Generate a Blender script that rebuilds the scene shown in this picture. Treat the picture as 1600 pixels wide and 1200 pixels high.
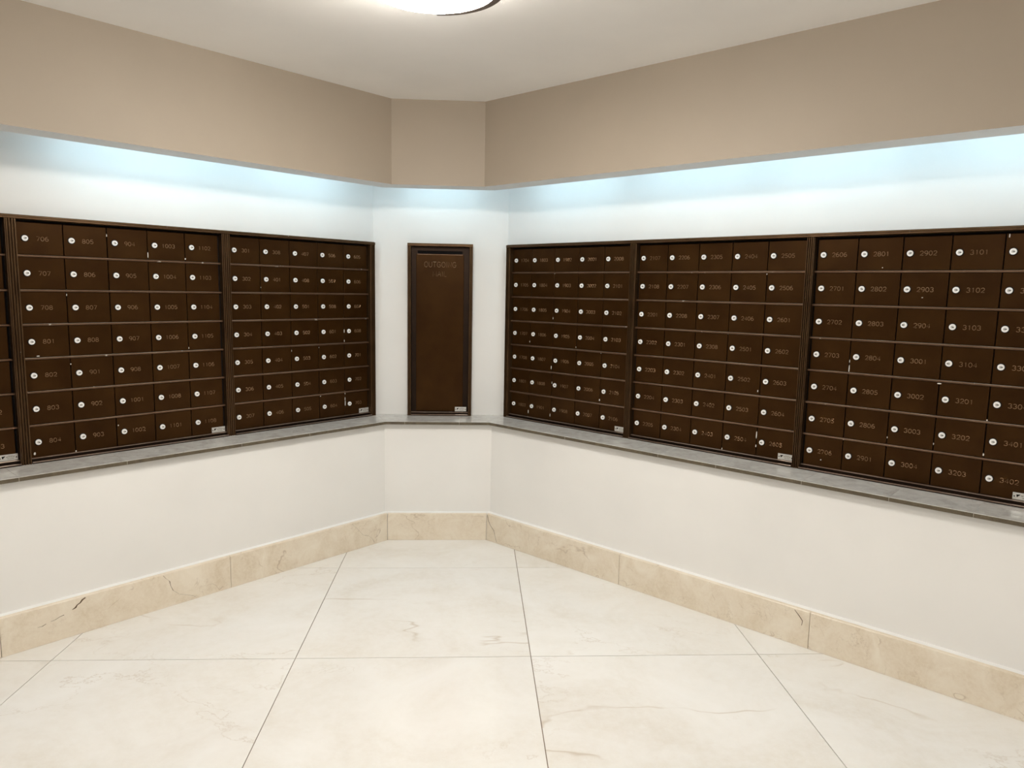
import bpy, bmesh, math, random
from mathutils import Vector, Matrix
random.seed(7)
scene = bpy.context.scene
COL = scene.collection
for o in list(bpy.data.objects):
    bpy.data.objects.remove(o)

# ------------------------------------------------------------------ camera
CAM_POS = Vector((0.19474, -4.04004, 1.42633))
FWD = Vector((0.05426371, 0.99021541, -0.12856475))
RGT = Vector((0.9984567, -0.0522844, 0.01872322))
UPV = Vector((-0.01181809, 0.12938233, 0.99152435))
cam_d = bpy.data.cameras.new('camera')
cam_d.sensor_fit = 'HORIZONTAL'
cam_d.sensor_width = 36.0
cam_d.lens = 36.0 * 1122.78 / 1600.0
cam_d.clip_start = 0.05
cam = bpy.data.objects.new('camera', cam_d)
COL.objects.link(cam)
cam.matrix_world = Matrix(((RGT.x, UPV.x, -FWD.x, CAM_POS.x), (RGT.y, UPV.y, -FWD.y, CAM_POS.y),
                           (RGT.z, UPV.z, -FWD.z, CAM_POS.z), (0, 0, 0, 1)))
scene.camera = cam

# ------------------------------------------------------------------ world, light levels, exposure
world = bpy.data.worlds.new('world'); scene.world = world
world.use_nodes = True
world.node_tree.nodes['Background'].inputs[0].default_value = (1.0, 0.95, 0.88, 1)
world.node_tree.nodes['Background'].inputs[1].default_value = 0.05
scene.view_settings.view_transform = 'Standard'
scene.view_settings.look = 'None'
scene.view_settings.gamma = 1.0
scene.view_settings.use_curve_mapping = False
scene.view_settings.exposure = 0.31
LAMP_STRENGTH = 68.0      # warm glass bowls on the ceiling, the seen one and added fill copies
TUBE_STRENGTH = 9.2     # cool tubes in the cove
LAMP_COL = (1.0, 0.955, 0.885)
TUBE_COL = (0.56, 0.84, 1.0)

# ------------------------------------------------------------------ room numbers (metres)
W = 0.6071                # width of the narrow end wall
T = math.tan(math.pi / 8)
R2 = math.sqrt(0.5)
Z_LEDGE, T_LEDGE, O_LEDGE = 0.686, 0.0165, 0.0335
O_UP = -0.2082            # plane of the upper wall (set back)
O_DOOR = -0.1936          # plane of the mailbox doors
O_BULK, Z_BULK, LIP = 0.146, 1.968, 0.1366
Z_CEIL = 2.3986
TB, HB = 0.0499, 0.1554   # baseboard
S_END = 4.0               # length of the side walls


def corner(side, o):
    return Vector((side * (W / 2 - o * T), -o))


def wdir(side):
    return Vector((side * R2, -R2))


def wnorm(side):
    return Vector((-side * R2, -R2))


def wpt(side, s, o, z):
    """point on a side wall: s along it from the corner, o in front of the lower wall plane"""
    p = corner(side, 0) + wdir(side) * s + wnorm(side) * o
    return Vector((p.x, p.y, z))


# ------------------------------------------------------------------ object helpers
def link(name, me, parent=None, mats=None, kind=None, label=None, cat=None, group=None):
    o = bpy.data.objects.new(name, me)
    COL.objects.link(o)
    if parent is not None:
        o.parent = parent
    if mats is not None and me is not None and len(me.materials) == 0:
        for m in (mats if isinstance(mats, (list, tuple)) else [mats]):
            me.materials.append(m)
    if kind: o['kind'] = kind
    if label: o['label'] = label
    if cat: o['category'] = cat
    if group: o['group'] = group
    return o


def mesh_from_bm(bm, name, smooth=False):
    me = bpy.data.meshes.new(name)
    bmesh.ops.recalc_face_normals(bm, faces=bm.faces[:])
    bm.to_mesh(me); bm.free()
    if smooth:
        for p in me.polygons: p.use_smooth = True
    return me


def bm_box(bm, a, b, mat=0):
    vs = [bm.verts.new((x, y, z)) for x in (a[0], b[0]) for y in (a[1], b[1]) for z in (a[2], b[2])]
    fs = [(0, 1, 3, 2), (4, 6, 7, 5), (0, 4, 5, 1), (2, 3, 7, 6), (0, 2, 6, 4), (1, 5, 7, 3)]
    out = []
    for f in fs:
        fc = bm.faces.new([vs[i] for i in f]); fc.material_index = mat; out.append(fc)
    return out


def box_mesh(name, a, b, bevel=0.0):
    bm = bmesh.new()
    bm_box(bm, a, b)
    if bevel:
        bmesh.ops.bevel(bm, geom=bm.edges[:], offset=bevel, segments=1, affect='EDGES')
    return mesh_from_bm(bm, name)


def bm_loft(bm, A, B, mats=None, cap=True):
    """prism between two matching loops of 3D points"""
    va = [bm.verts.new(p) for p in A]; vb = [bm.verts.new(p) for p in B]
    n = len(va)
    for i in range(n):
        f = bm.faces.new((va[i], va[(i + 1) % n], vb[(i + 1) % n], vb[i]))
        if mats: f.material_index = mats[i]
    if cap:
        bm.faces.new(va[::-1]); bm.faces.new(vb)


def wall_prism(side, prof, s0=None, s1=S_END, mats=None, bm=None):
    """extrude a profile [(o, z)] along a side wall (mitred at the corner when s0 is None)
    or across the end wall (side 0; s0, s1 are x positions, None = mitre)"""
    own = bm is None
    if own: bm = bmesh.new()
    if side == 0:
        A = [Vector((corner(-1, o).x if s0 is None else s0, -o, z)) for o, z in prof]
        B = [Vector((corner(1, o).x if s1 is None else s1, -o, z)) for o, z in prof]
    else:
        A = [Vector((*corner(side, o), z)) if s0 is None else wpt(side, s0, o, z) for o, z in prof]
        B = [wpt(side, s1, o, z) for o, z in prof]
    bm_loft(bm, A, B, mats)
    return mesh_from_bm(bm, 'prism') if own else None


# ------------------------------------------------------------------ materials
def new_mat(name):
    m = bpy.data.materials.new(name); m.use_nodes = True
    nt = m.node_tree
    return m, nt, nt.nodes['Principled BSDF']


def N(nt, kind, **kw):
    n = nt.nodes.new(kind)
    for k, v in kw.items():
        if k in n.inputs.keys(): n.inputs[k].default_value = v
        else: setattr(n, k, v)
    return n


def ramp(nt, fac, stops):
    n = nt.nodes.new('ShaderNodeValToRGB')
    el = n.color_ramp.elements
    while len(el) < len(stops): el.new(0.5)
    for e, (p, c) in zip(el, stops):
        e.position = p; e.color = (*c, 1)
    nt.links.new(fac, n.inputs[0])
    return n


def mixc(nt, fac, a, b, blend='MIX'):
    n = nt.nodes.new('ShaderNodeMix'); n.data_type = 'RGBA'; n.blend_type = blend
    for sock, v in ((n.inputs[0], fac), (n.inputs[6], a), (n.inputs[7], b)):
        if hasattr(v, 'is_linked'): nt.links.new(v, sock)
        elif isinstance(v, (int, float)): sock.default_value = v
        else: sock.default_value = (*v, 1)
    return n.outputs[2]


def paint(name, col, rough=0.6, var=0.03, bump=0.03):
    m, nt, p = new_mat(name)
    tc = N(nt, 'ShaderNodeTexCoord')
    n1 = N(nt, 'ShaderNodeTexNoise', Scale=2.2, Detail=4.0)
    nt.links.new(tc.outputs['Object'], n1.inputs['Vector'])
    lo = tuple(c * (1 - var) for c in col); hi = tuple(min(1, c * (1 + var)) for c in col)
    r = ramp(nt, n1.outputs[0], [(0.3, lo), (0.7, hi)])
    nt.links.new(r.outputs[0], p.inputs['Base Color'])
    p.inputs['Roughness'].default_value = rough
    n2 = N(nt, 'ShaderNodeTexNoise', Scale=260.0, Detail=2.0)
    nt.links.new(tc.outputs['Object'], n2.inputs['Vector'])
    b = N(nt, 'ShaderNodeBump', Strength=bump, Distance=0.002)
    nt.links.new(n2.outputs[0], b.inputs['Height']); nt.links.new(b.outputs[0], p.inputs['Normal'])
    return m


def marble(name, base, dark, light, vein, rough, scale=1.0, vein_amt=0.6, spec=0.5):
    """cream stone: cloudy tones, pale flecks and thin brown veins; every piece takes its own cut of the stone"""
    m, nt, p = new_mat(name)
    tc = N(nt, 'ShaderNodeTexCoord'); oi = N(nt, 'ShaderNodeObjectInfo')
    off = N(nt, 'ShaderNodeVectorMath', operation='MULTIPLY_ADD')
    nt.links.new(oi.outputs['Random'], off.inputs[0])
    off.inputs[1].default_value = (37.0, 53.0, 29.0)
    nt.links.new(tc.outputs['Object'], off.inputs[2])
    v = off.outputs[0]
    cl = N(nt, 'ShaderNodeTexNoise', Scale=2.4 * scale, Detail=8.0, Roughness=0.62, Distortion=0.8)
    nt.links.new(v, cl.inputs['Vector'])
    r1 = ramp(nt, cl.outputs[0], [(0.32, dark), (0.5, base), (0.68, light)])
    fine = N(nt, 'ShaderNodeTexNoise', Scale=28.0 * scale, Detail=6.0, Roughness=0.7)
    nt.links.new(v, fine.inputs['Vector'])
    fr = ramp(nt, fine.outputs[0], [(0.35, (0.0,) * 3), (0.72, (1.0,) * 3)])
    # keep flecks subtle
    sc = N(nt, 'ShaderNodeMath', operation='MULTIPLY'); sc.inputs[1].default_value = 0.6
    nt.links.new(fr.outputs[0], sc.inputs[0])
    c1 = mixc(nt, sc.outputs[0], r1.outputs[0], light)
    # veins: thin level lines of a distorted noise
    vn = N(nt, 'ShaderNodeTexNoise', Scale=0.85 * scale, Detail=5.0, Roughness=0.5, Distortion=0.35)
    mp = N(nt, 'ShaderNodeMapping'); mp.inputs['Rotation'].default_value = (0, 0, 0.6); mp.inputs['Scale'].default_value = (0.42, 1.25, 1.0)
    nt.links.new(v, mp.inputs['Vector']); nt.links.new(mp.outputs[0], vn.inputs['Vector'])
    vr = ramp(nt, vn.outputs[0], [(0.4925, (0,) * 3), (0.4965, (1,) * 3), (0.5005, (0,) * 3)])
    gate = N(nt, 'ShaderNodeTexNoise', Scale=4.5 * scale, Detail=3.0)
    nt.links.new(v, gate.inputs['Vector'])
    gr = ramp(nt, gate.outputs[0], [(0.46, (0,) * 3), (0.62, (1,) * 3)])
    mu = N(nt, 'ShaderNodeMath', operation='MULTIPLY')
    nt.links.new(vr.outputs[0], mu.inputs[0]); nt.links.new(gr.outputs[0], mu.inputs[1])
    # a second, finer set of hairlines
    hn = N(nt, 'ShaderNodeTexNoise', Scale=2.1 * scale, Detail=10.0, Roughness=0.6, Distortion=0.25)
    mp2 = N(nt, 'ShaderNodeMapping'); mp2.inputs['Rotation'].default_value = (0, 0, -0.9); mp2.inputs['Scale'].default_value = (0.6, 1.1, 1.0)
    nt.links.new(v, mp2.inputs['Vector']); nt.links.new(mp2.outputs[0], hn.inputs['Vector'])
    hr = ramp(nt, hn.outputs[0], [(0.543, (0,) * 3), (0.5475, (0.8,) * 3), (0.552, (0,) * 3)])
    g2 = N(nt, 'ShaderNodeTexNoise', Scale=2.0 * scale, Detail=3.0); nt.links.new(mp2.outputs[0], g2.inputs['Vector'])
    g2r = ramp(nt, g2.outputs[0], [(0.45, (0,) * 3), (0.6, (1,) * 3)])
    hm = N(nt, 'ShaderNodeMath', operation='MULTIPLY'); nt.links.new(hr.outputs[0], hm.inputs[0]); nt.links.new(g2r.outputs[0], hm.inputs[1])
    mx = N(nt, 'ShaderNodeMath', operation='MAXIMUM'); nt.links.new(mu.outputs[0], mx.inputs[0]); nt.links.new(hm.outputs[0], mx.inputs[1])
    mu2 = N(nt, 'ShaderNodeMath', operation='MULTIPLY'); mu2.inputs[1].default_value = vein_amt
    nt.links.new(mx.outputs[0], mu2.inputs[0])
    c2 = mixc(nt, mu2.outputs[0], c1, vein)
    nt.links.new(c2, p.inputs['Base Color'])
    p.inputs['Roughness'].default_value = rough
    p.inputs['Specular IOR Level'].default_value = spec
    return m


def metal(name, col, col2, rough, metallic=0.85, scuff=None, scuff_at=0.66, scuff_scale=30.0, spec=0.5):
    m, nt, p = new_mat(name)
    p.inputs['Specular IOR Level'].default_value = spec
    tc = N(nt, 'ShaderNodeTexCoord'); oi = N(nt, 'ShaderNodeObjectInfo')
    off = N(nt, 'ShaderNodeVectorMath', operation='MULTIPLY_ADD')
    nt.links.new(oi.outputs['Random'], off.inputs[0]); off.inputs[1].default_value = (17.0, 23.0, 11.0)
    nt.links.new(tc.outputs['Object'], off.inputs[2])
    n1 = N(nt, 'ShaderNodeTexNoise', Scale=9.0, Detail=5.0)
    nt.links.new(off.outputs[0], n1.inputs['Vector'])
    r1 = ramp(nt, n1.outputs[0], [(0.3, col), (0.7, col2)])
    c = r1.outputs[0]
    if scuff:
        st = N(nt, 'ShaderNodeTexNoise', Scale=scuff_scale, Detail=3.0, Roughness=0.6)
        nt.links.new(off.outputs[0], st.inputs['Vector'])
        sr = ramp(nt, st.outputs[0], [(scuff_at, (0,) * 3), (scuff_at + 0.03, (1,) * 3)])
        c = mixc(nt, sr.outputs[0], c, scuff)
    nt.links.new(c, p.inputs['Base Color'])
    p.inputs['Metallic'].default_value = metallic
    p.inputs['Roughness'].default_value = rough
    gr = N(nt, 'ShaderNodeTexNoise', Scale=420.0, Detail=2.0)
    nt.links.new(tc.outputs['Object'], gr.inputs['Vector'])
    b = N(nt, 'ShaderNodeBump', Strength=0.08, Distance=0.0006)
    nt.links.new(gr.outputs[0], b.inputs['Height']); nt.links.new(b.outputs[0], p.inputs['Normal'])
    return m


def flat(name, col, rough=0.5, metallic=0.0, spec=0.5):
    m, nt, p = new_mat(name)
    p.inputs['Specular IOR Level'].default_value = spec
    p.inputs['Base Color'].default_value = (*col, 1)
    p.inputs['Roughness'].default_value = rough
    p.inputs['Metallic'].default_value = metallic
    return m


def emit(name, col, s):
    m, nt, p = new_mat(name)
    p.inputs['Base Color'].default_value = (0.9, 0.88, 0.84, 1)
    p.inputs['Emission Color'].default_value = (*col, 1)
    p.inputs['Emission Strength'].default_value = s
    return m


M_WHITE = paint('white_wall_paint', (0.80, 0.79, 0.765), 0.55)
M_REAR = paint('rear_reflection_darkener', (0.10, 0.065, 0.04), 0.5)  # dark tone invented for the unseen rear walls, so doors reflect less
M_BEIGE = paint('beige_bulkhead_paint', (0.42, 0.355, 0.28), 0.6)
M_CEIL = paint('ceiling_paint', (0.88, 0.86, 0.83), 0.7)
M_LIP = paint('white_lip_paint', (0.74, 0.74, 0.73), 0.6)
M_CAP = paint('white_cap_paint', (0.86, 0.86, 0.85), 0.45)
M_FLOOR = marble('cream_floor_marble', (0.775, 0.755, 0.715), (0.72, 0.685, 0.625), (0.82, 0.81, 0.785), (0.42, 0.31, 0.19), 0.16, 1.0, 0.5)
M_BASE = marble('tan_baseboard_marble', (0.72, 0.63, 0.50), (0.64, 0.54, 0.40), (0.80, 0.73, 0.61), (0.27, 0.16, 0.07), 0.3, 3.0, 0.55)
M_GROUT = paint('brown_grout', (0.20, 0.15, 0.10), 0.9)
M_LEDGE = marble('grey_ledge_marble', (0.55, 0.53, 0.49), (0.42, 0.40, 0.365), (0.66, 0.64, 0.60), (0.2, 0.16, 0.12), 0.08, 7.0, 0.5)
M_EDGE = marble('brown_ledge_edge', (0.085, 0.066, 0.038), (0.055, 0.042, 0.024), (0.12, 0.095, 0.06), (0.3, 0.26, 0.2), 0.4, 9.0, 0.4)
M_JOINT = flat('pale_ledge_joint', (0.55, 0.52, 0.46), 0.7)
M_DOOR = metal('bronze_door_finish', (0.036, 0.0145, 0.0034), (0.052, 0.0225, 0.0055), 0.31, 0.5, spec=0.12)
M_RAIL = metal('bronze_rail_finish', (0.17, 0.095, 0.055), (0.24, 0.15, 0.095), 0.3, 0.75, (0.75, 0.68, 0.6), 0.68, 22.0)
M_TRIM = metal('bronze_trim_finish', (0.085, 0.044, 0.018), (0.13, 0.073, 0.033), 0.34, 0.7, (0.6, 0.52, 0.45), 0.74, 45.0)
M_BACK = flat('recess_shade_black', (0.006, 0.005, 0.005), 0.7, 0.0, 0.1)  # near-black colour stands in for deep shade in the gaps and slot
M_HIGHLIGHT = metal('painted_highlight_bead', (0.30, 0.20, 0.14), (0.52, 0.42, 0.36), 0.28, 0.8)  # lighter metal paints the highlight lines along the bottom rail
M_SURR = metal('dark_bronze_surround', (0.018, 0.010, 0.006), (0.026, 0.014, 0.008), 0.4, 0.8)
M_NUM = flat('engraved_number', (0.23, 0.135, 0.07), 0.3, 0.6)
M_SILVER = flat('silver_lock_face', (0.93, 0.92, 0.90), 0.3, 0.05)
M_PLUG = flat('grey_lock_plug', (0.62, 0.61, 0.58), 0.3, 0.3)
M_BLACK = flat('black_keyhole', (0.004, 0.004, 0.004), 0.6, 0.0, 0.1)
M_RING = flat('dark_lock_ring', (0.008, 0.007, 0.006), 0.5, 0.0, 0.15)
M_PLATE = metal('aluminium_nameplate', (0.62, 0.61, 0.57), (0.78, 0.77, 0.73), 0.32, 0.5)
M_PRINT = flat('grey_plate_print', (0.22, 0.2, 0.16), 0.5)
M_CHIP = flat('bare_metal_chip', (0.78, 0.74, 0.68), 0.4, 0.2)
M_CRACK = flat('dark_stone_crack', (0.10, 0.06, 0.03), 0.9)
M_GLASS = emit('glowing_glass_bowl', LAMP_COL, LAMP_STRENGTH)
M_TUBE = emit('glowing_tube', TUBE_COL, TUBE_STRENGTH)
M_BATTEN = flat('white_batten', (0.8, 0.8, 0.8), 0.4)
M_LBRZ = metal('lamp_bronze', (0.11, 0.075, 0.06), (0.16, 0.11, 0.09), 0.35, 0.8)

# ------------------------------------------------------------------ room shell
ZL = Z_LEDGE - T_LEDGE
BACK = O_UP - 0.12
up_prof = [(O_UP, ZL), (O_UP, Z_CEIL), (BACK, Z_CEIL), (BACK, ZL)]
low_prof = [(0, -0.05), (0, ZL), (BACK, ZL), (BACK, -0.05)]
for sd, nm, wh in ((-1, 'left', 'white left wall'), (0, 'back', 'narrow white end wall'), (1, 'right', 'white right wall')):
    end = None if sd == 0 else S_END
    link('wall_' + nm, wall_prism(sd, up_prof, None, end), mats=M_WHITE, kind='structure', label=wh + ' above the grey ledge')
    link('wall_lower_' + nm, wall_prism(sd, low_prof, None, end), mats=M_WHITE, kind='structure', label=wh + ' below the grey ledge')
XE, YE = wpt(1, S_END, 0, 0).x, wpt(1, S_END, 0, 0).y
Y_FRONT = -7.4
bm = bmesh.new(); bm_box(bm, (-XE - 0.4, Y_FRONT - 0.15, -0.05), (XE + 0.4, Y_FRONT, Z_CEIL))
link('wall_front', mesh_from_bm(bm, 'wall_front'), mats=M_REAR, kind='structure', label='unseen wall behind the camera, dark tone added to dim door reflections')
for sd, nm in ((-1, 'wall_left_rear'), (1, 'wall_right_rear')):
    bm = bmesh.new(); x0, x1 = sorted((sd * XE, sd * (XE + 0.35)))
    bm_box(bm, (x0, Y_FRONT, -0.05), (x1, YE, Z_CEIL))
    link(nm, mesh_from_bm(bm, nm), mats=M_REAR, kind='structure', label='unseen side wall behind the camera, dark tone added to dim door reflections')

bm = bmesh.new(); bm_box(bm, (-XE - 0.5, Y_FRONT - 0.2, Z_CEIL), (XE + 0.5, 0.5, Z_CEIL + 0.08))
link('ceiling', mesh_from_bm(bm, 'ceiling'), mats=M_CEIL, kind='structure', label='smooth off-white ceiling')

# bulkheads: beige face, white underside and rear
bp = [(O_BULK, Z_BULK), (O_BULK, Z_CEIL), (O_BULK - LIP, Z_CEIL), (O_BULK - LIP, Z_BULK)]
bmat = [0, 1, 1, 1]
for i, (sd, lab) in enumerate(((-1, 'beige dropped bulkhead along the left wall'), (0, 'beige dropped bulkhead over the outgoing mail box'), (1, 'beige dropped bulkhead along the right wall'))):
    me = wall_prism(sd, bp, None, None if sd == 0 else S_END, bmat)
    me.materials.append(M_BEIGE); me.materials.append(M_LIP)
    link('trim_%d' % (i + 1), me, kind='structure', label=lab)

# floor: grout bed with marble tiles
bm = bmesh.new(); bm_box(bm, (-XE - 0.4, Y_FRONT - 0.1, -0.06), (XE + 0.4, 0.35, -0.004))
floor = link('floor', mesh_from_bm(bm, 'floor'), mats=M_GROUT, kind='structure', label='polished cream marble tile floor')
OB = TB - 0.021
c0, c1 = corner(-1, OB), corner(1, OB)
e1, e0 = wpt(1, S_END, OB, 0), wpt(-1, S_END, OB, 0)
room = [Vector((c0.x, c0.y)), Vector((c1.x, c1.y)), Vector((e1.x, e1.y)), Vector((XE, Y_FRONT)), Vector((-XE, Y_FRONT)), Vector((e0.x, e0.y))]


def clip(poly, A, B):
    d = B - A; out = []
    def side(p): return d.x * (p.y - A.y) - d.y * (p.x - A.x)      # room is clockwise: inside is <= 0
    for i in range(len(poly)):
        p, q = poly[i], poly[(i + 1) % len(poly)]
        a, b = side(p), side(q)
        if a <= 0: out.append(p)
        if (a < 0 < b) or (b < 0 < a): out.append(p + (q - p) * (a / (a - b)))
    return out


TX, TY, TP, G = -0.479, -0.4664, 0.914, 0.0016
for j in range(-8, 2):
    for i in range(-5, 5):
        x0, y0 = TX + i * TP, TY + j * TP
        sq = [Vector((x0 + G, y0 + G)), Vector((x0 + TP - G, y0 + G)), Vector((x0 + TP - G, y0 + TP - G)), Vector((x0 + G, y0 + TP - G))]
        for k in range(len(room)):
            if sq: sq = clip(sq, room[k], room[(k + 1) % len(room)])
        if len(sq) < 3: continue
        area = abs(sum(sq[k].x * sq[(k + 1) % len(sq)].y - sq[(k + 1) % len(sq)].x * sq[k].y for k in range(len(sq)))) / 2
        if area < 0.0004: continue
        bm = bmesh.new()
        bm_loft(bm, [Vector((p.x, p.y, -0.0045)) for p in sq], [Vector((p.x, p.y, 0)) for p in sq])
        link('tile', mesh_from_bm(bm, 'tile'), floor, M_FLOOR)

# baseboards: white backing with stone tiles in front
def crack(parent, side, pts, w=0.0022, o=TB + 0.0004):
    bm = bmesh.new(); rows = []
    for k, (s, z) in enumerate(pts):
        ww = w * (0.45 + 0.8 * random.random())
        row = []
        for dz in (-1, 1):
            p = wpt(side, s + dz * ww * 0.5, o, z + dz * ww * 0.35) if side else Vector((s + dz * ww * .5, -o, z + dz * ww * .35))
            row.append(bm.verts.new(p))
        rows.append(row)
    for a, b in zip(rows, rows[1:]): bm.faces.new((a[0], a[1], b[1], b[0]))
    link('crack', mesh_from_bm(bm, 'crack'), parent, M_CRACK)


OT = TB - 0.02
tan225 = T
for sd, nm in ((-1, 'left'), (0, 'back'), (1, 'right')):
    pf = [(0, 0), (OT, 0), (OT, HB - 0.001), (0, HB - 0.001)]
    lab = {-1: 'cream stone baseboard tiles along the left wall', 0: 'single cream stone baseboard tile under the outgoing mail box', 1: 'cream stone baseboard tiles along the right wall'}[sd]
    b = link('baseboard_' + nm, wall_prism(sd, pf, None, None if sd == 0 else S_END), mats=M_CAP, kind='structure', label=lab)
    tf = [(OT, 0.0005), (TB, 0.0005), (TB, HB - 0.002), (TB - 0.002, HB), (OT, HB)]
    if sd == 0:
        xa, xb = corner(-1, TB).x + 0.002, corner(1, TB).x - 0.002
        link('tile', wall_prism(0, tf, xa, xb), b, M_BASE)
    else:
        js = [None, 0.953, 1.868, 2.78, S_END] if sd < 0 else [None, 0.924, 1.843, 2.755, S_END]
        tiles = []
        for a, c in zip(js, js[1:]):
            tiles.append(link('tile', wall_prism(sd, tf, a if a is None else a + 0.001, c - 0.001), b, M_BASE))
        if sd < 0:
            crack(tiles[1], -1, [(1.262, 0.150), (1.250, 0.132), (1.236, 0.118), (1.232, 0.095), (1.222, 0.070), (1.196, 0.045), (1.165, 0.032), (1.133, 0.018), (1.118, 0.004)], 0.004)
            crack(tiles[0], -1, [(0.262, 0.150), (0.235, 0.125), (0.212, 0.098), (0.190, 0.072), (0.152, 0.058), (0.125, 0.034), (0.112, 0.008)], 0.003)
            crack(tiles[1], -1, [(1.572, 0.148), (1.584, 0.142), (1.592, 0.132), (1.604, 0.126), (1.610, 0.117), (1.622, 0.112)], 0.0045)
            crack(tiles[1], -1, [(1.652, 0.10), (1.668, 0.097), (1.684, 0.090), (1.70, 0.088)], 0.0025)
            crack(tiles[1], -1, [(1.716, 0.084), (1.73, 0.078), (1.745, 0.079)], 0.002)
        else:
            crack(tiles[0], 1, [(0.026, 0.150), (0.034, 0.12), (0.050, 0.095), (0.078, 0.070), (0.088, 0.04), (0.10, 0.008)], 0.003)
            crack(tiles[1], 1, [(1.78, 0.148), (1.80, 0.128), (1.815, 0.11), (1.812, 0.09)], 0.003)

# grey marble ledge pieces
lp = [(O_UP, ZL), (O_LEDGE, ZL), (O_LEDGE, Z_LEDGE - 0.0015), (O_LEDGE - 0.0015, Z_LEDGE), (O_UP, Z_LEDGE)]
jp = [(O_UP + 0.001, ZL + 0.001), (O_LEDGE - 0.001, ZL + 0.001), (O_LEDGE - 0.001, Z_LEDGE - 0.001), (O_UP + 0.001, Z_LEDGE - 0.001)]
for i, (sd, js, lab) in enumerate(((-1, [None, 0.503, 0.870, 1.380, 1.768, 2.38, 2.99, S_END], 'glossy grey marble ledge under the left mailbox panels'),
                                   (0, [None, -0.186, 0.12, None], 'short grey marble ledge under the outgoing mail box'),
                                   (1, [None, 0.553, 1.102, 1.391, 1.764, 2.089, 2.361, 2.97, S_END], 'glossy grey marble ledge under the right mailbox panels'))):
    led = link('trim_%d' % (4 + i), wall_prism(sd, jp, None, None if sd == 0 else S_END), mats=M_JOINT, kind='structure', label=lab)
    for a, c in zip(js, js[1:]):
        link('slab', wall_prism(sd, lp, a if a is None else a + 0.0007, c if c is None else c - 0.0007, [1, 1, 0, 0, 0]), led, [M_LEDGE, M_EDGE])

# ------------------------------------------------------------------ engraved lettering (single-stroke font, width units)
def arc(cx, cy, rx, ry, a0, a1, n=8):
    return [(cx + rx * math.cos(math.radians(a0 + (a1 - a0) * k / n)), cy + ry * math.sin(math.radians(a0 + (a1 - a0) * k / n))) for k in range(n + 1)]


GL = {
    '0': [arc(.36, .5, .34, .5, 90, 450, 16)],
    '1': [[(.22, .82), (.40, 1.0), (.40, 0)]],
    '2': [arc(.36, .70, .32, .30, 165, -35, 9) + [(.04, 0), (.70, 0)]],
    '3': [arc(.34, .745, .30, .255, 150, -80, 8) + arc(.34, .27, .34, .27, 80, -155, 9)],
    '4': [[(.54, 0), (.54, 1.0), (.02, .30), (.72, .30)]],
    '5': [[(.64, 1.0), (.14, 1.0), (.08, .54)] + arc(.34, .31, .34, .31, 120, -150, 9)],
    '6': [arc(.48, .50, .44, .50, 80, 180, 6) + arc(.37, .30, .33, .30, 180, 535, 14)],
    '7': [[(.04, 1.0), (.70, 1.0), (.26, 0)]],
    '8': [arc(.36, .75, .28, .25, -90, 270, 12), arc(.36, .26, .34, .26, 90, 450, 14)],
    '9': [arc(.36, .70, .33, .30, 0, 355, 14) + arc(.25, .50, .44, .50, 0, -85, 6)],
    'O': [arc(.42, .5, .42, .5, 90, 450, 16)],
    'U': [[(.02, 1.0), (.02, .34)] + arc(.36, .34, .34, .34, 180, 360, 8) + [(.70, 1.0)]],
    'T': [[(0, 1.0), (.72, 1.0)], [(.36, 1.0), (.36, 0)]],
    'G': [arc(.42, .5, .42, .5, 45, 330, 12) + [(.82, .45), (.48, .45)]],
    'I': [[(.12, 1.0), (.12, 0)]],
    'N': [[(.04, 0), (.04, 1.0), (.70, 0), (.70, 1.0)]],
    'M': [[(.02, 0), (.06, 1.0), (.44, .2), (.82, 1.0), (.86, 0)]],
    'A': [[(.0, 0), (.40, 1.0), (.80, 0)], [(.16, .36), (.64, .36)]],
    'L': [[(.06, 1.0), (.06, 0), (.62, 0)]],
}
GW = {'I': .24, 'M': .88, 'A': .80, 'O': .84, 'G': .84, 'L': .62}


def text_mesh(txt, h, gap=0.24, stroke=0.0022, ridge=0.0007, stretch=1.0):
    """ridged strokes lying on the plane y=0, centred on the origin, facing -y"""
    bm = bmesh.new()
    ws = [GW.get(ch, .72) * stretch for ch in txt]
    tot = sum(ws) + gap * (len(txt) - 1)
    x = -tot / 2
    for ch, wch in zip(txt, ws):
        for pl in GL[ch]:
            P = [Vector(((x + px * stretch) * h, (py - .5) * h)) for px, py in pl]
            rows = []
            for k in range(len(P)):
                a = P[max(k - 1, 0)]; b = P[min(k + 1, len(P) - 1)]
                d = (b - a)
                if d.length < 1e-9: d = Vector((1, 0))
                d.normalize(); n = Vector((-d.y, d.x)) * stroke / 2
                rows.append([bm.verts.new((P[k].x + n.x, -0.00005, P[k].y + n.y)), bm.verts.new((P[k].x, -ridge, P[k].y)),
                             bm.verts.new((P[k].x - n.x, -0.00005, P[k].y - n.y))])
            for r, q in zip(rows, rows[1:]):
                bm.faces.new((r[0], r[1], q[1], q[0])); bm.faces.new((r[1], r[2], q[2], q[1]))
        x += wch + gap
    me = bpy.data.meshes.new('text')
    bm.to_mesh(me); bm.free()
    return me


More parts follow.
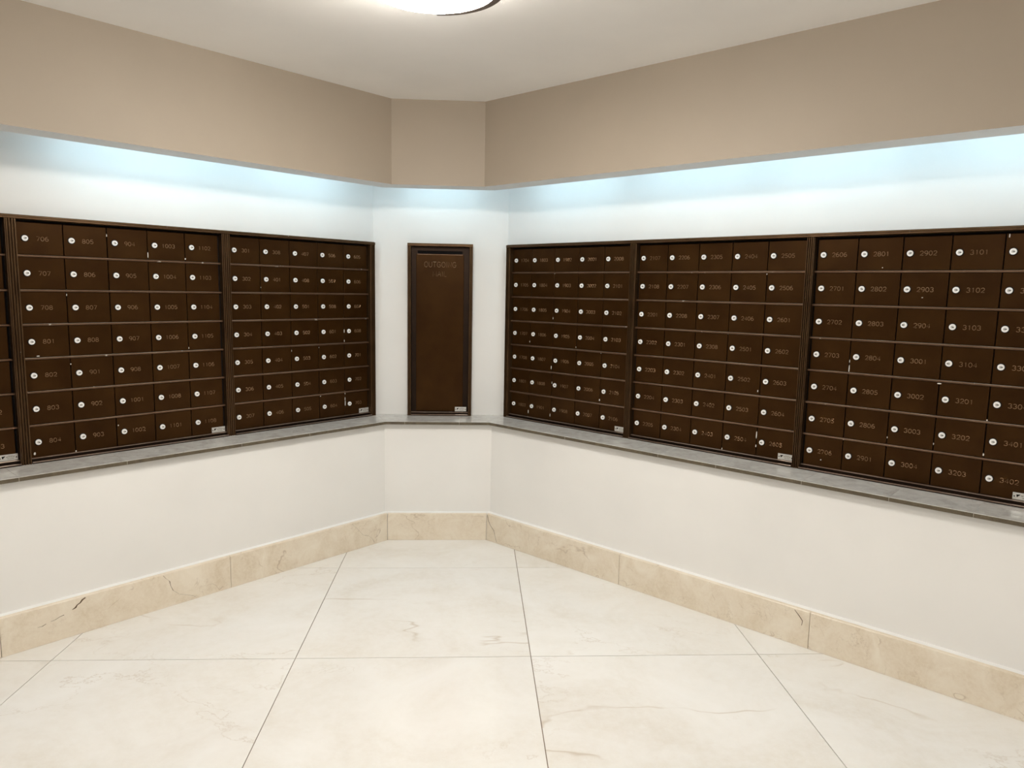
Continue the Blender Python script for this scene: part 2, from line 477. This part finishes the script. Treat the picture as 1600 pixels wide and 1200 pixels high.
# ------------------------------------------------------------------ cylinder lock (one mesh, several finishes)
def lock_mesh(turn):
    bm = bmesh.new()
    def disc(r0, r1, y0, y1, mat, n=20):
        a = [bm.verts.new((r0 * math.cos(2 * math.pi * k / n), y0, r0 * math.sin(2 * math.pi * k / n))) for k in range(n)]
        b = [bm.verts.new((r1 * math.cos(2 * math.pi * k / n), y1, r1 * math.sin(2 * math.pi * k / n))) for k in range(n)]
        for k in range(n):
            f = bm.faces.new((a[k], a[(k + 1) % n], b[(k + 1) % n], b[k])); f.material_index = mat
        f = bm.faces.new(b); f.material_index = mat
    disc(.0148, .0142, 0.0, -.0016, 3)
    disc(.0116, .0110, -.0016, -.0062, 0)
    disc(.0058, .0054, -.0062, -.0067, 1)
    c, s = math.cos(turn), math.sin(turn)
    def slot(x0, x1, z0, z1, y, mat):
        vs = [bm.verts.new((x * c - z * s, y, x * s + z * c)) for x, z in ((x0, z0), (x1, z0), (x1, z1), (x0, z1))]
        f = bm.faces.new(vs); f.material_index = mat
    slot(-.0005, .0064, -.0013, .0013, -.00690, 2)
    slot(-.0030, -.0005, -.0006, .0006, -.00688, 2)
    me = mesh_from_bm(bm, 'lock')
    for m in (M_SILVER, M_PLUG, M_BLACK, M_RING): me.materials.append(m)
    return me


LOCKS = [lock_mesh(math.radians(a)) for a in (0, 0, 6, -8, 180, 20, -25)]


# ------------------------------------------------------------------ aluminium maker's plate
def plate(parent, x0, z0, y):
    p = link('nameplate', box_mesh('nameplate', (x0, y - 0.0012, z0), (x0 + .067, y, z0 + .026), 0.0004), parent, M_PLATE)
    p['label'] = 'small aluminium nameplate with black mark'
    def disc(cx, cz):
        bm = bmesh.new()
        for r, yy in ((.0026, y - .0013), ):
            n = 10
            a = [bm.verts.new((cx + r * math.cos(2 * math.pi * k / n), y - .0011, cz + r * math.sin(2 * math.pi * k / n))) for k in range(n)]
            b = [bm.verts.new((cx + .6 * r * math.cos(2 * math.pi * k / n), y - .0024, cz + .6 * r * math.sin(2 * math.pi * k / n))) for k in range(n)]
            for k in range(n): bm.faces.new((a[k], a[(k + 1) % n], b[(k + 1) % n], b[k]))
            bm.faces.new(b)
        link('rivet', mesh_from_bm(bm, 'rivet'), p, M_BLACK)
    disc(x0 + .0055, z0 + .012); disc(x0 + .0615, z0 + .012)
    bm = bmesh.new()
    pts = [(.011, .019), (.024, .020), (.0205, .0155), (.0165, .0125), (.0145, .0085), (.0125, .0115)]
    bm_loft(bm, [Vector((x0 + a, y - .0011, z0 + b)) for a, b in pts], [Vector((x0 + a, y - .0016, z0 + b)) for a, b in pts])
    link('logo', mesh_from_bm(bm, 'logo'), p, M_BLACK)
    bm = bmesh.new()
    for (a, b, zz, hh) in ((.026, .033, .0145, .0028), (.034, .040, .0145, .0028), (.041, .048, .0145, .0028), (.049, .056, .0145, .0028),
                           (.028, .037, .009, .0014), (.039, .054, .009, .0014), (.030, .052, .0055, .0012), (.032, .05, .0205, .0012)):
        bm_box(bm, (x0 + a, y - .0014, z0 + zz), (x0 + b, y - .0011, z0 + zz + hh))
    link('print', mesh_from_bm(bm, 'print'), p, M_PRINT)


# ------------------------------------------------------------------ mailbox panels
Z_TOP, PR = 1.668, 0.1383
F_FRONT, F_BACK = -0.0326, 0.0146
DOORCACHE = {}


def door_mesh(w, h):
    key = (round(w, 4), round(h, 4))
    if key not in DOORCACHE:
        DOORCACHE[key] = box_mesh('mailbox_door', (-w / 2, 0, -h / 2), (w / 2, .010, h / 2), 0.0012)
        DOORCACHE[key].materials.append(M_DOOR)
    return DOORCACHE[key]


def jamb_mesh(x0, x1, z0, z1):
    """ribbed vertical trim: raised ribs with grooves between"""
    w = x1 - x0; n = max(2, round(w / 0.0095))
    pr = [(x0, F_BACK)]
    for k in range(n):
        a = x0 + w * k / n; b = x0 + w * (k + 1) / n; g = (b - a) * 0.22
        pr += [(a, F_FRONT + .0085), (a + g, F_FRONT + .0075), (a + 1.6 * g, F_FRONT), (b - 1.6 * g, F_FRONT), (b - g, F_FRONT + .0075), (b, F_FRONT + .0085)] if k == 0 else \
              [(a + g, F_FRONT + .0075), (a + 1.6 * g, F_FRONT), (b - 1.6 * g, F_FRONT), (b - g, F_FRONT + .0075), (b, F_FRONT + .0085)]
    pr += [(x1, F_BACK)]
    bm = bmesh.new()
    bm_loft(bm, [Vector((x, y, z0)) for x, y in pr], [Vector((x, y, z1)) for x, y in pr])
    return mesh_from_bm(bm, 'side_trim')


def rail_x(prof, x0, x1, name):
    bm = bmesh.new()
    bm_loft(bm, [Vector((x0, y, z)) for y, z in prof], [Vector((x1, y, z)) for y, z in prof])
    return mesh_from_bm(bm, name)


TOP_PROF = [(F_BACK, 1.688), (-.022, 1.688), (-.024, 1.6855), (F_FRONT, 1.685), (F_FRONT, 1.681), (-.029, 1.680), (-.029, 1.678), (F_FRONT, 1.677), (F_FRONT, 1.673), (-.026, 1.671), (F_BACK, 1.671)]
HIGHLIGHT_BEADS = [[(F_FRONT - .0008, .6905), (F_FRONT - .0008, .6935), (F_FRONT + .004, .6945), (F_FRONT + .004, .6900)],
         [(-.0100, .7025), (-.0100, .7050), (-.004, .7062), (-.004, .7020)]]  # thin strips that carry the painted highlight lines
BOT_PROF = [(F_BACK, .6865), (F_FRONT, .6865), (F_FRONT, .6915), (-.0295, .6935), (-.026, .6935), (-.024, .689), (-.010, .689), (-.009, .703), (-.006, .7055), (F_BACK, .7055)]


def wall_empty(name, side, s, label, cat, group=None):
    """local frame on a wall: +x to the viewer's right, +z up, y=0 on the mailbox door plane"""
    e = link(name, None, label=label, cat=cat, group=group)
    if side == 0:
        e.matrix_world = Matrix(((1, 0, 0, s), (0, 1, 0, -O_DOOR), (0, 0, 1, Z_LEDGE), (0, 0, 0, 1)))
    else:
        d = wdir(side); n = wnorm(side)
        p = corner(side, O_DOOR) + d * s
        ax = d if side > 0 else -d
        e.matrix_world = Matrix(((ax.x, -n.x, 0, p.x), (ax.y, -n.y, 0, p.y), (0, 0, 1, Z_LEDGE), (0, 0, 0, 1)))
    return e


def mailbox_panel(side, s_mid, bounds, jl, jr, numbers, label, lock_off):
    """bounds, jl, jr: positions along the wall in viewer order (left to right), as local x before centring"""
    root = wall_empty('mailbox_panel', side, s_mid, label, 'mailbox', 'bronze mailbox panels')
    x_of = (lambda v: v + s_mid) if side < 0 else (lambda v: v - s_mid)
    B = [x_of(v) for v in bounds]
    if side < 0: B[5] -= .007
    else: B[0] = max(B[0], x_of(jl[1])) + .006
    JL = [x_of(v) for v in jl]; JR = [x_of(v) for v in jr]
    dz = -Z_LEDGE
    sh = lambda me: (me.transform(Matrix.Translation((0, 0, dz))), me)[1]
    link('back_panel', sh(box_mesh('back_panel', (JL[0] + .001, .0100, .6875), (JR[1] - .001, F_BACK, 1.687))), root, M_BACK)
    link('side_trim', sh(jamb_mesh(JL[0], JL[1], .6865, 1.6715)), root, M_TRIM)
    link('side_trim', sh(jamb_mesh(JR[0], JR[1], .6865, 1.6715)), root, M_TRIM)
    link('top_trim', sh(rail_x(TOP_PROF, JL[0], JR[1], 'top_trim')), root, M_TRIM)
    link('bottom_trim', sh(rail_x(BOT_PROF, JL[1] + .0005, JR[0] - .0005, 'bottom_trim')), root, M_SURR)
    for bd in HIGHLIGHT_BEADS: link('bottom_highlight', sh(rail_x(bd, JL[1] + .0005, JR[0] - .0005, 'bottom_highlight')), root, M_HIGHLIGHT)
    rh = 0.0085
    for r in range(1, 7):
        z = Z_TOP - r * PR
        pf = [(.0105, z - rh / 2), (-.0035, z - rh / 2), (-.0055, z - rh / 4), (-.0055, z + rh / 4), (-.0035, z + rh / 2), (.0105, z + rh / 2)]
        link('rail', sh(rail_x(pf, JL[1] + .0005, JR[0] - .0005, 'rail')), root, M_RAIL)
    for c in range(5):
        a, b = B[c], B[c + 1]
        for r in range(7):
            zt = Z_TOP - r * PR - (rh / 2 + .0008 if r else 0.0055); zb = Z_TOP - (r + 1) * PR + rh / 2 + .0008
            if r == 6: zb = .7062
            w, h = b - a - 0.0032, zt - zb
            d = link('mailbox_door', door_mesh(w, h), root)
            d.location = ((a + b) / 2, random.uniform(-.0004, .0006), (zt + zb) / 2 + dz)
            zc = Z_TOP - (r + .5) * PR + dz - d.location.z
            lx = a + lock_off - d.location.x
            lk = link('lock', random.choice(LOCKS), d); lk.location = (lx, 0, zc)
            num = numbers[c * 7 + r]
            nm = link('number', text_mesh(num, .0165, .20), d, M_NUM)
            nm.location = (lx + 0.062, 0, zc)
    w = 0.067
    plate(root, JR[0] - w - .004, .7075 + dz, -.0004 if False else -.0009)
    return root, x_of


def seq(floors):
    out = []
    for f, a, b in floors: out += ['%d%02d' % (f, u) for u in range(a, b + 1)]
    return out


NUM = {
    'L2': seq([(3, 1, 8), (4, 1, 8), (5, 1, 8), (6, 1, 8), (7, 1, 3)]),
    'L1': seq([(7, 6, 8), (8, 1, 8), (9, 1, 8), (10, 1, 8), (11, 1, 8)]),
    'L0': seq([(12, 1, 8), (14, 1, 8), (15, 1, 8), (16, 1, 8), (17, 1, 3)]),
    'R1': seq([(17, 4, 8), (18, 1, 8), (19, 1, 8), (20, 1, 8), (21, 1, 6)]),
    'R2': seq([(21, 7, 8), (22, 1, 8), (23, 1, 8), (24, 1, 6), (25, 1, 6), (26, 1, 5)]),
    'R3': seq([(26, 6, 6), (27, 1, 6), (28, 1, 6), (29, 1, 4), (30, 1, 4), (31, 1, 4), (32, 1, 4), (33, 1, 4), (34, 1, 2)]),
}
for k, v in NUM.items():
    assert len(v) == 35, (k, len(v))

PANELS = {}
# left wall: positions are -s so that they grow to the viewer's right
LA, LPC, LM = 0.0425, 0.1665, 0.8745
for key, m, lab in (('L2', 0, 'bronze mailbox panel on the left wall, next to the narrow end wall'),
                    ('L1', 1, 'middle bronze mailbox panel on the left wall, facing with tan paint chips'),
                    ('L0', 2, 'bronze mailbox panel cut off at the left edge of the photo')):
    s0 = LA + m * LM
    bounds = [-(s0 + LPC * (5 - k)) for k in range(6)]
    mull_hi, mull_lo = .8965 + m * LM, .8965 + (m - 1) * LM
    jl = (-mull_hi, -(mull_hi - .019))
    jr = (-(mull_lo + .019), -mull_lo) if m else (-.0425, -.0135)
    PANELS[key] = mailbox_panel(-1, (jl[0] + jr[1]) / -2, bounds, jl, jr, NUM[key], lab, .030)
PANELS['L1'][0]['label'] = 'middle bronze mailbox panel on the left wall'
RA, RPC, RM = 0.0235, 0.1655, 0.867
for key, m, lab in (('R1', 0, 'bronze mailbox panel on the right wall, next to the narrow end wall'),
                    ('R2', 1, 'middle bronze mailbox panel on the right wall'),
                    ('R3', 2, 'largest-looking bronze mailbox panel at the right edge of the photo')):
    s0 = RA + m * RM
    bounds = [s0 + RPC * k for k in range(6)]
    bounds[5] += .006
    if m == 0: bounds[0] = .0445
    mid = .875
    jl = (mid + (m - 1) * RM, mid + (m - 1) * RM + .016) if m else (.0205, .0445)
    jr = (mid + m * RM - .016, mid + m * RM) if m < 2 else (mid + m * RM - .016, mid + m * RM + .010)
    off = .026
    PANELS[key] = mailbox_panel(1, (jl[0] + jr[1]) / 2, bounds, jl, jr, NUM[key], lab, off)

# ------------------------------------------------------------------ paint chips on the panels (bare metal showing)
def chips(key, items):
    root, x_of = PANELS[key]
    for (v, z, w, h) in items:
        x = x_of(v); z -= Z_LEDGE
        bm = bmesh.new()
        pts = [(-.5, -.3), (-.2, -.5), (.3, -.45), (.5, 0), (.35, .4), (0, .5), (-.4, .35)]
        A = [Vector((x + a * w, -.0022, z + b * h)) for a, b in pts]; Bq = [Vector((x + a * w * .9, -.0027, z + b * h * .9)) for a, b in pts]
        bm_loft(bm, A, Bq)
        link('paint_chip', mesh_from_bm(bm, 'paint_chip'), root, M_CHIP)


chips('L2', [(-.2095, .80, .004, .020), (-.2085, .775, .005, .03), (-.209, .835, .004, .02), (-.21, 1.185, .005, .02), (-.21, 1.13, .004, .014), (-.708, 1.42, .003, .006), (-.375, 1.10, .003, .006), (-.542, 1.09, .003, .010), (-.37, .83, .006, .004)])
chips('L1', [(-1.25, 1.555, .004, .026), (-1.417, 1.63, .003, .012), (-1.0835, 1.545, .006, .008), (-1.7, 1.125, .012, .004), (-1.0835, 1.13, .003, .010), (-1.05, .836, .06, .004), (-1.583, 1.375, .003, .010), (-1.583, 1.085, .004, .006), (-1.735, .722, .008, .012), (-1.5, .98, .005, .005), (-1.583, .71, .006, .006), (-1.41, .80, .005, .006)])
chips('R1', [(.19, 1.14, .004, .010), (.356, 1.28, .004, .012), (.52, 1.13, .004, .006), (.352, .735, .004, .018), (.352, 1.005, .005, .020), (.19, .735, .005, .02), (.686, .86, .006, .012), (.36, 1.525, .008, .004), (.685, 1.11, .004, .006), (.36, .92, .004, .012)])
chips('R2', [(1.552, .80, .005, .034), (1.552, .75, .005, .012), (1.545, 1.0, .004, .010), (1.388, 1.25, .004, .006), (1.26, .84, .012, .004), (1.553, 1.52, .004, .006), (1.39, .71, .005, .010), (1.50, .978, .008, .004)])
chips('R3', [(1.925, 1.135, .004, .030), (1.925, 1.165, .003, .012), (2.10, .838, .012, .005), (2.255, 1.105, .016, .005), (2.43, 1.655, .004, .014), (2.255, .87, .003, .008), (2.42, .855, .005, .010), (1.84, .735, .005, .005), (2.02, 1.545, .004, .004), (2.17, 1.43, .006, .003), (2.09, .87, .003, .008), (2.42, .985, .005, .006)])

# ------------------------------------------------------------------ outgoing mail box on the narrow wall
root = wall_empty('outgoing_mail_box', 0, -0.0015, 'tall bronze outgoing mail box with slot on the narrow end wall', 'mailbox')
dz = -Z_LEDGE
sh = lambda me: (me.transform(Matrix.Translation((0, 0, dz))), me)[1]
XL, XR, JW = -.1875, .1875, .0195
link('side_trim', sh(jamb_mesh(XL, XL + JW, .6865, 1.6715)), root, M_TRIM)
link('side_trim', sh(jamb_mesh(XR - JW, XR, .6865, 1.6715)), root, M_TRIM)
link('top_trim', sh(rail_x(TOP_PROF, XL, XR, 'top_trim')), root, M_TRIM)
link('bottom_trim', sh(rail_x(BOT_PROF, XL + JW + .0005, XR - JW - .0005, 'bottom_trim')), root, M_SURR)
for bd in HIGHLIGHT_BEADS: link('bottom_highlight', sh(rail_x(bd, XL + JW + .0005, XR - JW - .0005, 'bottom_highlight')), root, M_HIGHLIGHT)
link('back_panel', sh(box_mesh('back_panel', (XL + .001, .0125, .6875), (XR - .001, F_BACK, 1.687))), root, M_BACK)
# door with a real slot opening near its top
bm = bmesh.new()
DX, SZ0, SZ1 = .1665, 1.628, 1.647
bm_box(bm, (-DX, .003, .7062), (DX, .012, SZ0))
bm_box(bm, (-DX, .003, SZ1), (DX, .012, 1.6700))
bm_box(bm, (-DX, .003, SZ0), (-.131, .012, SZ1))
bm_box(bm, (.128, .003, SZ0), (DX, .012, SZ1))
link('door_surround', sh(mesh_from_bm(bm, 'door_surround')), root, M_SURR)
door = link('mail_door', sh(box_mesh('mail_door', (-.139, -.0015, .711), (.136, .003, SZ0 - .002), .0012)), root, M_DOOR)
link('slot_lip', sh(box_mesh('slot_lip', (-.133, -.0035, SZ0 - .004), (.130, .011, SZ0 + .0005), .0008)), door, M_RAIL)
for txt, x, z, h, st in (('OUTGOING', -.001, 1.569, .030, 1.0), ('MAIL', -.004, 1.516, .029, 1.0)):
    t = link('lettering', text_mesh(txt, h, .20, .0028, .0009, .82 if txt == 'OUTGOING' else .82), door, M_NUM)
    t.location = (x, -.0015, z + dz)
plate(root, .0905, .7095 + dz, -.0018)

# ------------------------------------------------------------------ ceiling lights: glass bowl with bronze band pieces
def ceiling_light(x, y, label):
    e = link('ceiling_light', None, label=label, cat='ceiling light', group='round glass ceiling lights')
    e.location = (x, y, Z_CEIL)
    R, zr, drop = .213, -.062, .050
    bm = bmesh.new(); n = 40; rings = []
    prof = [(R * .97, zr + .009), (R, zr + .008), (R, zr)] + [(R * math.cos(a), zr - drop * math.sin(a)) for a in (.25, .5, .75, 1.0, 1.25, 1.45)]
    for r, z in prof:
        rings.append([bm.verts.new((r * math.cos(2 * math.pi * k / n), r * math.sin(2 * math.pi * k / n), z)) for k in range(n)])
    for a, b in zip(rings, rings[1:]):
        for k in range(n): bm.faces.new((a[k], a[(k + 1) % n], b[(k + 1) % n], b[k]))
    bm.faces.new(rings[-1]); bm.faces.new(rings[0][::-1])
    link('glass_bowl', mesh_from_bm(bm, 'glass_bowl', True), e, M_GLASS)
    for k in range(2):
        a0, a1 = math.radians(8 + 180 * k), math.radians(88 + 180 * k)
        bm = bmesh.new(); m = 14; prev = None
        for q in range(m + 1):
            a = a0 + (a1 - a0) * q / m
            cur = [bm.verts.new((r * math.cos(a), r * math.sin(a), z)) for r, z in ((R - .016, zr - .020), (R + .012, zr - .016), (R + .012, zr + .002), (R + .001, zr + .002))]
            if prev:
                for i in range(4): bm.faces.new((prev[i], prev[(i + 1) % 4], cur[(i + 1) % 4], cur[i]))
            else: bm.faces.new(cur)
            prev = cur
        bm.faces.new(prev)
        link('bronze_band', mesh_from_bm(bm, 'bronze_band'), e, M_LBRZ)
    bm = bmesh.new(); prev = None
    for r, z in ((R * .80, 0.0), (R * .93, zr + .016), (R * .95, zr + .0095)):
        cur = [bm.verts.new((r * math.cos(2 * math.pi * k / n), r * math.sin(2 * math.pi * k / n), z)) for k in range(n)]
        if prev:
            for k in range(n): bm.faces.new((prev[k], prev[(k + 1) % n], cur[(k + 1) % n], cur[k]))
        else: bm.faces.new(cur)
        prev = cur
    bm.faces.new(prev)
    link('ceiling_pan', mesh_from_bm(bm, 'ceiling_pan'), e, M_LIP)
    return e


ceiling_light(.055, -1.75, 'round glowing glass ceiling light at the top edge of the photo')
ceiling_light(-1.5, -4.7, 'added unseen fill lamp behind the camera, on the left')  # this and the next two: unseen lamp copies added to brighten the walls
ceiling_light(1.7, -4.7, 'added unseen fill lamp behind the camera, on the right')
ceiling_light(.10, -6.2, 'added unseen fill lamp farthest behind the camera')

# ------------------------------------------------------------------ cove light strips hidden above the bulkhead lip
def cove_strip(side, s0, s1, label):
    """aluminium channel fixed to the rear of the lip, glowing diffuser on its underside"""
    z = 2.032
    e = link('cove_light_strip', None, label=label, cat='light strip', group='cool light strips in the cove')
    oi = O_BULK - LIP - .0005
    link('channel', wall_prism(side, [(oi, z + .0045), (oi, z + .03), (oi - .046, z + .03), (oi - .046, z + .0045)], s0, s1), e, M_BATTEN)
    oc, zc, r = oi - .032, z - .008, .0115
    link('diffuser', wall_prism(side, [(oc + r * math.cos(2 * math.pi * k / 12), zc + r * math.sin(2 * math.pi * k / 12)) for k in range(12)], s0 + .004, s1 - .004), e, M_TUBE)


cove_strip(-1, .10, .70, 'cove light strip over the left wall, nearest the narrow wall')
cove_strip(-1, .74, 1.54, 'cove light strip over the left wall, farther from the narrow wall')
cove_strip(0, -.24, .24, 'short cove light strip over the outgoing mail box')
cove_strip(1, .10, .70, 'cove light strip over the right wall, nearest the narrow wall')
cove_strip(1, .80, 1.40, 'second cove light strip over the right wall')
cove_strip(1, 1.44, 2.04, 'third cove light strip over the right wall')
cove_strip(1, 2.10, 2.90, 'cove light strip over the right wall, nearest the camera')
